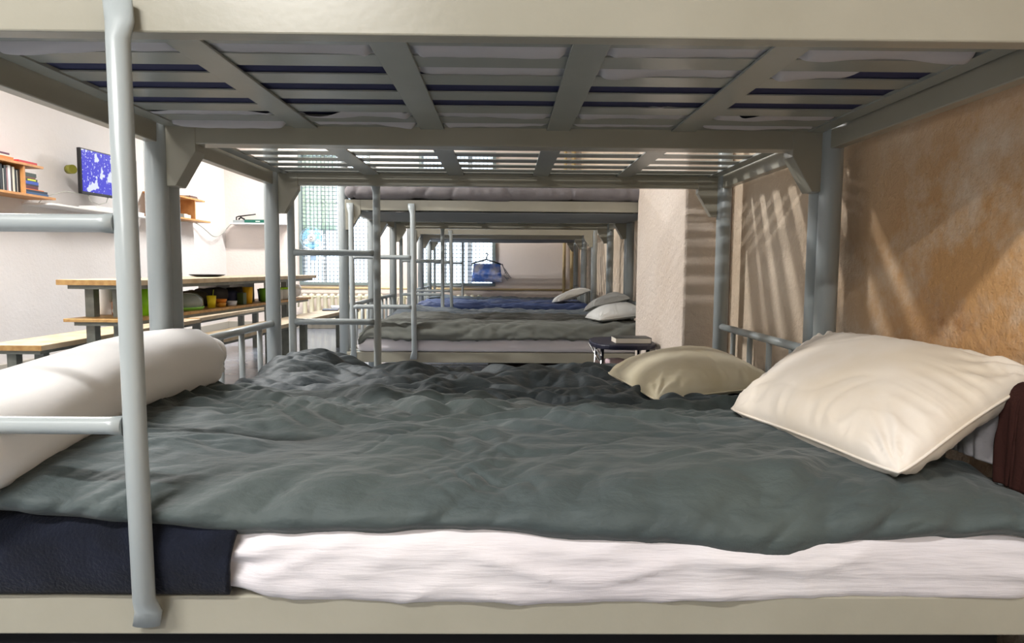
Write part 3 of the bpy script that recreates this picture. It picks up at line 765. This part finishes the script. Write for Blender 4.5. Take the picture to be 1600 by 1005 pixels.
trestle('bench', -1.80, 1.86, -.045, .26, 1.62, .42, (.10, 1.4), 'wooden bench on the bunk side of the tables, seen past the guard rail', 'bench')
trestle('bench', -1.80+.075, 1.86+1.64, -.045, .26, 1.85, .42, (.10, 1.62), 'wooden bench nearest the radiator, with papers on its end', 'bench')
def tpos(dx, dy): # local table coordinates -> world
    cA, sA = math.cos(TR), math.sin(TR); return TX+dx*cA-dy*sA, TY+dx*sA+dy*cA
SZ = .5565
def cup(dx, dy, r, h, m, label, cat='cup', name='cup', z=SZ, open_=True, group=None):
    x, y = tpos(dx, dy); t = .003
    prof = [(r*.78, 0), (r, h), (r-t, h), (r*.78-t, .005)] if open_ else [(r*.95, 0), (r, .01), (r, h-.01), (r*.9, h)]
    mb = MB().lathe(0, 0, prof, 24); o = mb.build(name, m); o.location = (x, y, z); tag(o, label, cat, group); return o
# kettle / canister
x, y = tpos(-.15, .34)
k = MB().lathe(0, 0, [(.05, 0), (.056, .008), (.05, .15), (.042, .185), (.012, .192)], 28).build('electric_kettle', M['white']); k.location = (x, y, SZ); tag(k, 'white electric kettle on the shelf behind the near table legs', 'kettle')
MB().tube([(-.045, 0, .165), (-.085, 0, .16), (-.09, 0, .10), (-.055, 0, .03)], .008, 8).build('handle', M['cable'], k)
def jar(dx, dy, r, h, m, lidm, label, name='jar', cat='jar'):
    x, y = tpos(dx, dy); o = MB().lathe(0, 0, [(r*.9, 0), (r, .01), (r, h*.75), (r*.8, h*.86)], 22).build(name, m); o.location = (x, y, SZ)
    MB().lathe(0, 0, [(r*.85, h*.86), (r*.87, h), (r*.8, h+.002)], 22).build('lid', lidm, o); tag(o, label, cat); return o
jar(-.075, .30, .032, .10, c(150, 96, 50), c(96, 84, 40), 'brown jar with dark lid on the shelf behind the near table legs')
jar(-.02, .36, .028, .105, c(200, 196, 188), c(110, 106, 60), 'pale jar with olive lid between the near table legs')
x, y = tpos(-.025, .22)
o = MB().tube([(0, 0, 0), (0, .09, 0)], .030, 26).build('toilet_roll', M['white']); o.location = (x, y, SZ+.0305); tag(o, 'white paper roll on its side between the near table legs', 'paper roll')
# green bin
x, y = tpos(.05, .42)
m_ = MB(); 
def rr_box(m_, hx, hy, z0, z1, taper=.9, t=.003):
    b = len(m_.v); pr = [(taper, z0), (1, z1), (1-.05, z1), (taper-.04, z0+.006)]
    for (s_, z) in pr:
        for j in range(32):
            a = 2*PI*j/32; m_.v.append((hx*s_*math.copysign(abs(math.cos(a))**.45, math.cos(a)), hy*s_*math.copysign(abs(math.sin(a))**.45, math.sin(a)), z))
    for i in range(3):
        for j in range(32): m_.f.append((b+i*32+j, b+i*32+(j+1) % 32, b+(i+1)*32+(j+1) % 32, b+(i+1)*32+j)); m_.sm.append(True)
    m_.f.append(tuple(b+j for j in range(32))); m_.sm.append(False); m_.f.append(tuple(b+96+j for j in range(32))); m_.sm.append(False)
    return m_
o = rr_box(m_, .10, .16, 0, .165).build('plastic_basin', c(140, 200, 20)); o.location = (x, y, SZ); o.rotation_euler.z = TR; tag(o, 'lime green plastic tub on the table shelf', 'tub')
MB().box(-.004, .004, -.03, .03, .150, .160).build('rim_grip', c(120, 176, 16), o).location = (.10, 0, 0)
# clear cake box with green base
x, y = tpos(.06, .84)
o = MB().lathe(0, 0, [(.075, 0), (.085, .015), (.085, .02)], 30, sx=1, sy=1.6).build('food_container', c(150, 220, 90)); o.location = (x, y, SZ); o.rotation_euler.z = TR
MB().lathe(0, 0, [(.082, .0201), (.078, .075), (.05, .105), (.01, .112)], 30, sx=1, sy=1.6).build('lid', M['clear'], o)
tag(o, 'clear domed food container with green base on the table shelf', 'container')
x, y = tpos(.02, 1.10)
y1o = cup(.095, 1.085, .032, .085, c(238, 214, 30), 'yellow cup with a straw on the table shelf')
MB().tube([(.0, .0, .01), (-.005, .05, .125)], .003, 6).build('straw', c(214, 226, 60), y1o)
for i, (dx, dy, cc, lb) in enumerate([(.095, 1.22, (240, 170, 60), 'lower orange bowl of the stack beside the yellow cup'), ]):
    o = cup(dx, dy, .040, .028, c(*cc), lb, 'bowl', 'bowl')
o = cup(.095, 1.22, .044, .026, c(232, 140, 40), 'upper orange bowl stacked beside the yellow cup', 'bowl', 'bowl', z=SZ+.0295)
cup(.11, 1.36, .040, .035, c(222, 224, 232), 'small white tub next to the orange bowls on the shelf', 'tub', 'plastic_tub')
def sack(dx, dy, sx, sy, sz, m, label, cat='bag', name='bag', seed=0):
    x, y = tpos(dx, dy)
    o = soft_box(name, -sx/2, sx/2, -sy/2, sy/2, 0, sz, min(sx, sy, sz)*.35, m, .02, lambda P, n: .010*pnoise(P[:, 0]*14+seed, P[:, 2]*14+P[:, 1]*9, 150+seed)+.006*(wrinkle(P[:, 0]+P[:, 1], P[:, 2], 12, 12, 151+seed, .3, .4, 2)-.3)*np.clip(P[:, 2]*20, 0, 1))
    o.location = (x, y, SZ+.004); o.rotation_euler.z = TR; tag(o, label, cat); return o
sack(-.03, 1.08, .16, .16, .115, c(64, 54, 30, .8), 'dark olive bag behind the yellow cup on the shelf', seed=1)
sack(-.03, 1.33, .18, .24, .125, c(52, 44, 40, .8), 'dark brown bag at the middle of the table shelf', seed=2)
sack(.01, 1.50, .14, .16, .10, c(28, 30, 58, .8), 'navy bag at the middle of the table shelf', seed=3)
sack(-.05, 1.72, .17, .20, .12, c(70, 60, 44, .8), 'brown cloth bundle behind the orange-yellow jug', 'bundle', 'cloth_bundle', seed=4)
x, y = tpos(-.13, 1.58); small_box('storage_box', x, y, SZ, .14, .22, .15, c(150, 146, 142), 'grey storage box at the back of the shelf, nearer one', 'box', TR)
x, y = tpos(-.10, 1.98); small_box('storage_box', x, y, SZ, .14, .20, .15, c(138, 138, 136), 'grey storage box at the back of the shelf, behind the green cup', 'box', TR)
cup(.10, 1.66, .040, .13, c(236, 180, 20), 'orange-yellow jug on the table shelf', 'jug', 'jug')
x, y = tpos(.11, 1.53); small_box('tea_box', x, y, SZ, .05, .06, .09, c(70, 84, 40), 'small dark green tea box beside the orange-yellow jug', 'box', TR)
cup(.10, 1.98, .045, .11, c(110, 170, 40), 'green cup on the table shelf', 'cup')
cup(.03, 2.12, .05, .10, c(60, 66, 50), 'dark grey tub behind the green cup', 'tub', 'plastic_tub')
for i, dy in enumerate((2.32, 2.46)):
    x, y = tpos(.06, dy); o = cup(.07, dy, .045, .09, M['white'], ['white tub with lime lid, nearer one at the far end of the shelf', 'white tub with lime lid, farther one beside the clear bag'][i], 'tub', 'plastic_tub', open_=False)
    MB().lathe(0, 0, [(.047, .0905), (.047, .104), (.044, .106)], 22).build('lid', c(170, 220, 30), o)
o = sack(.05, 2.78, .12, .12, .12, M['bagplastic'], 'clear plastic bag of food at the far end of the shelf', seed=6)
x, y = tpos(.02, 2.66)
# plate on table
x, y = tpos(-.05, 1.32)
o = MB().lathe(0, 0, [(.07, 0), (.11, .008), (.125, .016), (.122, .018), (.07, .006)], 30).build('plate', M['black']); o.location = (x, y, .7702); tag(o, 'black plate lying on the long dining table', 'plate')
# papers on far bench
o = soft_box('newspaper', -.11, .11, -.16, .16, 0, .022, .009, c(206, 212, 228, .7), .02, lambda P, n: .006*pnoise(P[:, 0]*20, P[:, 1]*20, 160)); o.location = (-1.66, 5.03, .422); o.rotation_euler.z = .3; tag(o, 'folded newspaper and plastic sheet on the end of the far bench', 'newspaper')
o = small_box('notebook', -1.70, 4.72, .4205, .15, .19, .012, c(52, 62, 90), 'dark blue notebook on the far bench', 'notebook', .2)

# ------------------------------------------------------------------ shelves, books, television on the left wall
def wall_shelf(y0, y1, yd, z0, z1, zt_len, label, depth=.22, ys=None):
    root = empty('wall_shelf', (XL, y0, z0)); tag(root, label, 'shelf')
    MB().box(0, depth, 0, y1-y0, -.018, 0).build('bottom_board', M['shelfwood'], root, bevel=.001)
    MB().box(0, depth, 0, zt_len-y0, z1-z0-.018, z1-z0).build('top_board', M['shelfwood'], root, bevel=.001)
    for q in (ys or [yd]): MB().box(0, depth-.01, q-y0-.009, q-y0+.009, 0, z1-z0-.018).build('divider', M['shelfwood'], root, bevel=.001)
    return root
DX = .20
Z1, Z1T = 1.385, 1.612
wall_shelf(2.55, 3.53, None, Z1, Z1T, 3.40, 'wooden two-board wall shelf full of books at the left edge', ys=(2.60, 3.20))
wall_shelf(5.25, 6.38, None, 1.392, 1.63, 6.24, 'wooden two-board wall shelf between the television and the far corner', ys=(5.3, 6.0))
UP = 'upright books on the left wall shelf'
yy = 3.185
bk = [((36, 40, 44), .175, .024, 'thin black upright book next to the shelf divider'), ((226, 226, 218), .165, .010, 'thinnest white upright booklet near the shelf divider'),
      ((40, 52, 58), .168, .016, 'dark slate upright book between two white ones'), ((214, 212, 196), .185, .026, 'thick cream upright book on the left wall shelf'),
      ((92, 84, 88), .18, .012, 'thin grey-brown upright book between cream and white ones'), ((236, 234, 232), .19, .030, 'thick white upright book on the left wall shelf'),
      ((190, 150, 160), .17, .012, 'dusty pink upright book on the left wall shelf'), ((54, 62, 66), .185, .022, 'charcoal upright book beside the pink one'),
      ((200, 202, 196), .16, .012, 'pale grey upright book on the left wall shelf'), ((34, 40, 48), .19, .028, 'thick black upright book on the left wall shelf'),
      ((88, 96, 96), .18, .018, 'mid-grey upright book near the left edge'), ((40, 44, 42), .19, .024, 'blackish green upright book at the left edge'),
      ((170, 166, 150), .18, .02, 'stone coloured upright book at the left edge')]
for (col_, h_, t_, lb) in bk:
    yy -= t_/2; o = book(XL+.05, yy, Z1+.0005, h_, .135, t_, 0, c(*col_), lb, UP, upright=True); yy -= t_/2+.0015
z = Z1+.0005
for (col_, l_, w_, h_, rz, lb) in [((40, 84, 130), .19, .25, .018, .05, 'lowest wide blue book of the lying stack beside the divider'), ((28, 44, 66), .17, .24, .016, .0, 'dark navy book, second from the bottom of the lying stack'),
        ((226, 120, 40), .16, .20, .006, .03, 'thin orange booklet in the lying stack'), ((96, 30, 44), .16, .135, .022, .0, 'maroon book in the lying stack beside the divider'),
        ((34, 34, 46), .16, .14, .012, .03, 'thin blackish book in the lying stack over the maroon one'), ((52, 84, 178), .16, .14, .022, -.02, 'bright blue book in the lying stack beside the divider'),
        ((54, 66, 40), .15, .13, .02, .03, 'book with yellow-green spine in the lying stack'), ((120, 70, 60), .15, .11, .010, 0, 'brown booklet in the lying stack'), ((50, 66, 60), .16, .12, .03, .02, 'dark green topmost book of the lying stack')]:
    o = book(XL+.185-l_/2+.02, 3.215+w_/2, z, l_, w_, h_, rz*.3, c(*col_), lb, 'lying books beside the shelf divider', spine_all=True); z += h_+.0006
MB().box(.0, .0012, -.045, .045, .004, .015).build('spine_label', c(222, 232, 70), [o_ for o_ in bpy.data.objects if o_.get('label', '').startswith('book with yellow-green')][0]).location = (.0751, 0, 0)
z = Z1T+.0005
for (y_, col_, l_, w_, h_, lb, dz) in [(2.74, (230, 60, 30), .19, .26, .05, 'thick red-orange book on top of the left wall shelf', 0), (2.74, (150, 110, 90), .17, .22, .012, 'brown booklet on the thick red-orange book', .0506),
        (2.99, (238, 120, 50), .19, .22, .022, 'orange book under two others on top of the shelf', 0), (2.98, (226, 218, 200), .16, .19, .010, 'cream booklet between the orange and maroon books', .0226), (2.97, (92, 40, 66), .16, .18, .014, 'maroon topmost book of the stack on the shelf top', .0332),
        (3.25, (186, 40, 46), .18, .20, .018, 'crimson book lying alone near the end of the shelf top', 0)]:
    book(XL+.205-l_/2, y_, z+dz, l_, w_, h_, 0, c(*col_), lb, 'books lying on top of the left wall shelf', spine_all=True)
# far wall shelf contents
book(XL+.10, 6.06, 1.6305, .15, .20, .020, 0, c(110, 96, 84), 'grey-brown book on top of the far wall shelf'); book(XL+.10, 6.04, 1.6512, .15, .20, .014, 0, c(90, 60, 54), 'dark brown book on another on the far wall shelf top')
small_box('icon_picture', XL+.12, 5.60, 1.6305, .02, .12, .13, c(190, 130, 70), 'small wooden framed picture standing on the far wall shelf', 'picture')
for i, (y_, cc, sz) in enumerate([(5.50, (200, 70, 50), .03), (5.62, (214, 210, 196), .045), (5.73, (90, 96, 92), .04), (5.84, (220, 216, 200), .05), (5.92, (180, 190, 180), .045)]):
    small_box('toiletry_box', XL+.13, y_, 1.3925, .09, .085, sz, c(*cc), ['small red', 'low white', 'dark grey', 'tall cream', 'pale green'][i]+' toiletry box on the lower board of the far wall shelf', 'box', group='toiletries on the far wall shelf')
o = MB().lathe(0, 0, [(.018, 0), (.022, .01), (.022, .08), (.012, .1)], 16).build('bottle', c(222, 230, 240)); o.location = (XL+.13, 6.08, 1.3925); tag(o, 'small white bottle beyond the divider of the far wall shelf', 'bottle')
MB().lathe(0, 0, [(.012, .1005), (.012, .118)], 12).build('cap', c(60, 100, 160), o)
# television on its arm
tv = empty('television', (-3.60, 3.90, 1.462), -.108); tag(tv, 'flat television on the left wall showing a blue and white picture', 'television')
WT, HT = .74, .39
MB().box(-.035, 0, 0, WT, 0, HT).build('television_body', M['black'], tv, bevel=.004)
m = bpy.data.materials.new('screen_picture'); m.use_nodes = True; nt = m.node_tree; b = nt.nodes['Principled BSDF']; b.inputs['Roughness'].default_value = .3
tc = nt.nodes.new('ShaderNodeTexCoord')
def nz(scale, detail, lo, hi):
    n = nt.nodes.new('ShaderNodeTexNoise'); n.inputs['Scale'].default_value = scale; n.inputs['Detail'].default_value = detail; n.inputs['Roughness'].default_value = .6
    nt.links.new(tc.outputs['Object'], n.inputs['Vector']); r = nt.nodes.new('ShaderNodeMapRange'); r.inputs[1].default_value = lo; r.inputs[2].default_value = hi
    nt.links.new(n.outputs['Fac'], r.inputs[0]); return r.outputs[0]
a = nz(9, 2, .57, .60); d = nz(46, 3, .60, .64)
mx = nt.nodes.new('ShaderNodeMath'); mx.operation = 'MAXIMUM'; nt.links.new(a, mx.inputs[0]); nt.links.new(d, mx.inputs[1])
mc = nt.nodes.new('ShaderNodeMix'); mc.data_type = 'RGBA'; mc.inputs['A'].default_value = (*lin(46, 42, 210), 1); mc.inputs['B'].default_value = (*lin(226, 232, 255), 1)
nt.links.new(mx.outputs[0], mc.inputs['Factor']); nt.links.new(mc.outputs['Result'], b.inputs['Emission Color']); b.inputs['Emission Strength'].default_value = .95; b.inputs['Base Color'].default_value = (.01, .01, .02, 1)
MB().box(.0004, .0016, .012, WT-.012, .022, HT-.010).build('screen', m, tv)
MB().box(-.16, -.035, WT/2-.03, WT/2+.03, .16, .24).build('wall_mount', M['black'], tv, bevel=.003)
MB().tube([(-.10, -.02, .20), (-.045, -.035, .20)], .038, 18).build('mount_knob', c(120, 118, 40), tv)
MB().tube([(-.02, .10, .0), (-.02, .12, -.05), (.0, .2, -.075), (.0, .30, -.05), (-.02, .35, 0)], .004, 6).tube([(-.03, .03, 0), (-.03, -.15, .0), (-.1, -.3, -.06), (-.1, -.36, -.12)], .004, 6).build('cable', M['cable'], tv)
tag(MB().box(XL, XL+.24, 3.45, 4.90, 1.322, 1.338).build('glass_shelf', M['white'], None, .002), 'thin white shelf under the television', 'shelf')
small_box('set_top_box', XL+.15, 4.45, 1.3385, .15, .80, .034, M['white'], 'white set-top box on the shelf under the television', 'set-top box')
# white shelf on the far wall with green tool case
tag(MB().box(-3.66, -2.92, YB-.22, YB, 1.412, 1.430).build('white_shelf', M['white'], None, .002), 'thin white shelf on the far wall near the corner', 'shelf')
o = small_box('tool_case', -3.29, YB-.12, 1.4305, .36, .13, .045, c(20, 92, 78), 'flat teal case on the white far-wall shelf', 'case')
MB().box(-.03, .03, -.067, -.065, .015, .028).build('latch', c(200, 210, 205), o)
o = small_box('router', -3.54, YB-.12, 1.4305, .17, .12, .038, c(150, 158, 160), 'grey router box at the left end of the white far-wall shelf', 'router')
m_ = MB().tube([(-.06, 0, .038), (-.06, 0, .08), (-.03, 0, .09), (.2, 0, .12)], .009, 8).tube([(-.03, 0, .05), (.0, 0, .078), (.05, 0, .05)], .012, 8); m_.build('antenna', M['black'], o)
pts = [(-3.62, YB-.10, 1.46), (-3.70, YB-.10, 1.40)]+[(-3.72+.0*k, 7.2-.1*k, 1.36-.13*math.sin(PI*k/7.5)) for k in range(1, 7)]+[(-3.74, 6.4, 1.36), (-3.74, 6.2, 1.375), (-3.74, 6.0, 1.365), (-3.74, 5.5, 1.35)]
def smooth(pts, n=4):
    pts = [Vector(p) for p in pts]; out = []
    for i in range(len(pts)-1):
        p0, p1, p2, p3 = pts[max(i-1, 0)], pts[i], pts[i+1], pts[min(i+2, len(pts)-1)]
        for k in range(n):
            t = k/n; out.append(.5*((2*p1)+(p2-p0)*t+(2*p0-5*p1+4*p2-p3)*t*t+(3*p1-p0-3*p2+p3)*t**3))
    return out+[pts[-1]]
tag(MB().tube(smooth(pts), .006, 6).build('cable', M['cable']), 'grey cable sagging between the two far shelves', 'cable')

# ------------------------------------------------------------------ fan on the left window, bag on the right one
fan = empty('clip_fan', (-2.585, YB-.12, 1.235)); tag(fan, 'pale blue clip-on fan fixed to the left window grille', 'fan')
MB().tube([(0, .045, 0), (0, -.03, 0), (0, -.042, 0)], [.058, .056, .03], 24).build('hub', M['white'], fan)
def ycirc(r, y, n=28, cz=0): return [(r*math.cos(2*PI*i/n), y, cz+r*math.sin(2*PI*i/n)) for i in range(n)]
MB().tube(ycirc(.020, -.044, 20), .004, 6, closed=True).build('badge_ring', c(120, 110, 110), fan)
for k in range(3):
    a0 = 2*PI*k/3+.5; m = MB(); nn = 8; b0 = 0
    for i in range(nn):
        for j in range(nn):
            u, v = i/(nn-1), j/(nn-1); r = .05+.085*u; a = a0+(v-.5)*(1.1+.5*u)
            m.v.append((r*math.cos(a), -.01+.03*(v-.5), r*math.sin(a)))
    for i in range(nn-1):
        for j in range(nn-1): m.f.append((i*nn+j, (i+1)*nn+j, (i+1)*nn+j+1, i*nn+j+1)); m.sm.append(True)
    o = m.build('blade', M['clearblue'], fan); md = o.modifiers.new('t', 'SOLIDIFY'); md.thickness = .002
m = MB()
for r in (.15, .11, .075): m.tube(ycirc(r, -.035-.02*(1-r/.15)), .0022, 5, closed=True)
for k in range(18):
    a = 2*PI*k/18; m.tube([(.05*math.cos(a), -.048, .05*math.sin(a)), (.15*math.cos(a), -.035, .15*math.sin(a)), (.145*math.cos(a), .03, .145*math.sin(a))], .0015, 4)
m.build('fan_guard', c(170, 205, 225), fan)
MB().tube([(0, .03, -.05), (0, .02, -.14), (.0, .045, -.24)], .016, 10).box(-.03, .03, .02, .085, -.30, -.22).build('clip_stand', c(150, 175, 205), fan, bevel=.003)
hg = empty('hanger', (-.222, YB-.115, .968)); tag(hg, 'black wire hanger hooked on the right window grille', 'hanger')
hook = [(0, .0, 0), (0, 0, .03), (.012, 0, .045), (.02, 0, .065), (.008, 0, .085), (-.012, 0, .08)]
MB().tube(smooth(hook), .006, 8).build('hook', M['black'], hg)
MB().tube([(0, 0, 0), (-.19, 0, -.055), (-.2, 0, -.07)], .010, 8).tube([(0, 0, 0), (.19, 0, -.06), (.2, 0, -.07)], .010, 8).tube([(-.19, 0, -.06), (.19, 0, -.065)], .004, 8).build('shoulder_bar', M['black'], hg)
def hanging_bag():
    nu, nv = 60, 40; u = np.linspace(0, 1, nu)[:, None]*np.ones((1, nv)); v = np.ones((nu, 1))*np.linspace(0, 1, nv)[None, :]
    Vs = []
    objs = []
    X = (u-.5)*(.36+.06*v); Z = .25*(1-v)
    th = .028*np.sin(PI*u)**.6*(.3+np.sin(PI*np.clip(v, 0, 1))**.7)
    w_ = .008*pnoise(u*8, v*8, 171)
    X2 = np.concatenate([X, X[::-1]]); Z2 = np.concatenate([Z, Z[::-1]]); Y2 = np.concatenate([-th+w_, (th+w_)[::-1]])
    m = mat('blue_bag_print', lin(96, 140, 236), .35, noise=(7, lin(226, 226, 244), .42, .62), coords='Object')
    o = grid_obj('plastic_bag', X2, Y2, Z2, m, closed_u=True, solid=.001); o.location = (-.215, YB-.115, .66); return o
tag(hanging_bag(), 'blue and white patterned plastic bag hanging from the wire hanger', 'bag')
o = MB()
for k in range(5):
    r_ = random.Random(k); x0 = .21+.02*k*.3
    o.tube(smooth([(x0-.02, 0, .25), (x0+.02, -.01, .2-.02*k), (x0+.06+.01*k, 0, .14-.02*k), (x0+.02, .01, .10-.01*k), (x0+.07, 0, .02+.01*k)]), .003, 5)
o = o.build('cord_bundle', c(110, 108, 112)); o.location = (-.215, YB-.11, .66); tag(o, 'tangle of grey cords hanging beside the blue bag', 'cord')
# slippers / sack under the second pair
o = soft_box('duffel_bag', -.1, .55, 2.5, 2.95, .0, .20, .09, c(58, 52, 50, .9), .04, lambda P, n: .012*pnoise(P[:, 0]*6, P[:, 1]*6, 180)); tag(o, 'dark duffel bag on the floor under the bunk beyond the stool', 'bag')
o = soft_box('underbed_shade_block', -1.0, .95, -.80, -.15, .001, .235, .03, c(16, 17, 22, .9), .05, lambda P, n: .008*pnoise(P[:, 0]*6, P[:, 1]*6, 181)); tag(o, 'black block added for the dark under the nearest bunk', 'bag')  # added block standing in for the deep shade below the lower rail
# ceiling light fittings
for i, (p, e) in enumerate(LAMPS):
    r_ = empty('ceiling_light', (p[0], p[1], ZC)); tag(r_, ['long ceiling light near the far windows', 'long ceiling light in the middle of the room', 'long ceiling light just behind the viewer', 'long ceiling light far behind the viewer'][i], 'ceiling light')
    MB().box(-.60, .60, -.09, .09, -.05, 0).build('housing', M['white'], r_, bevel=.004)
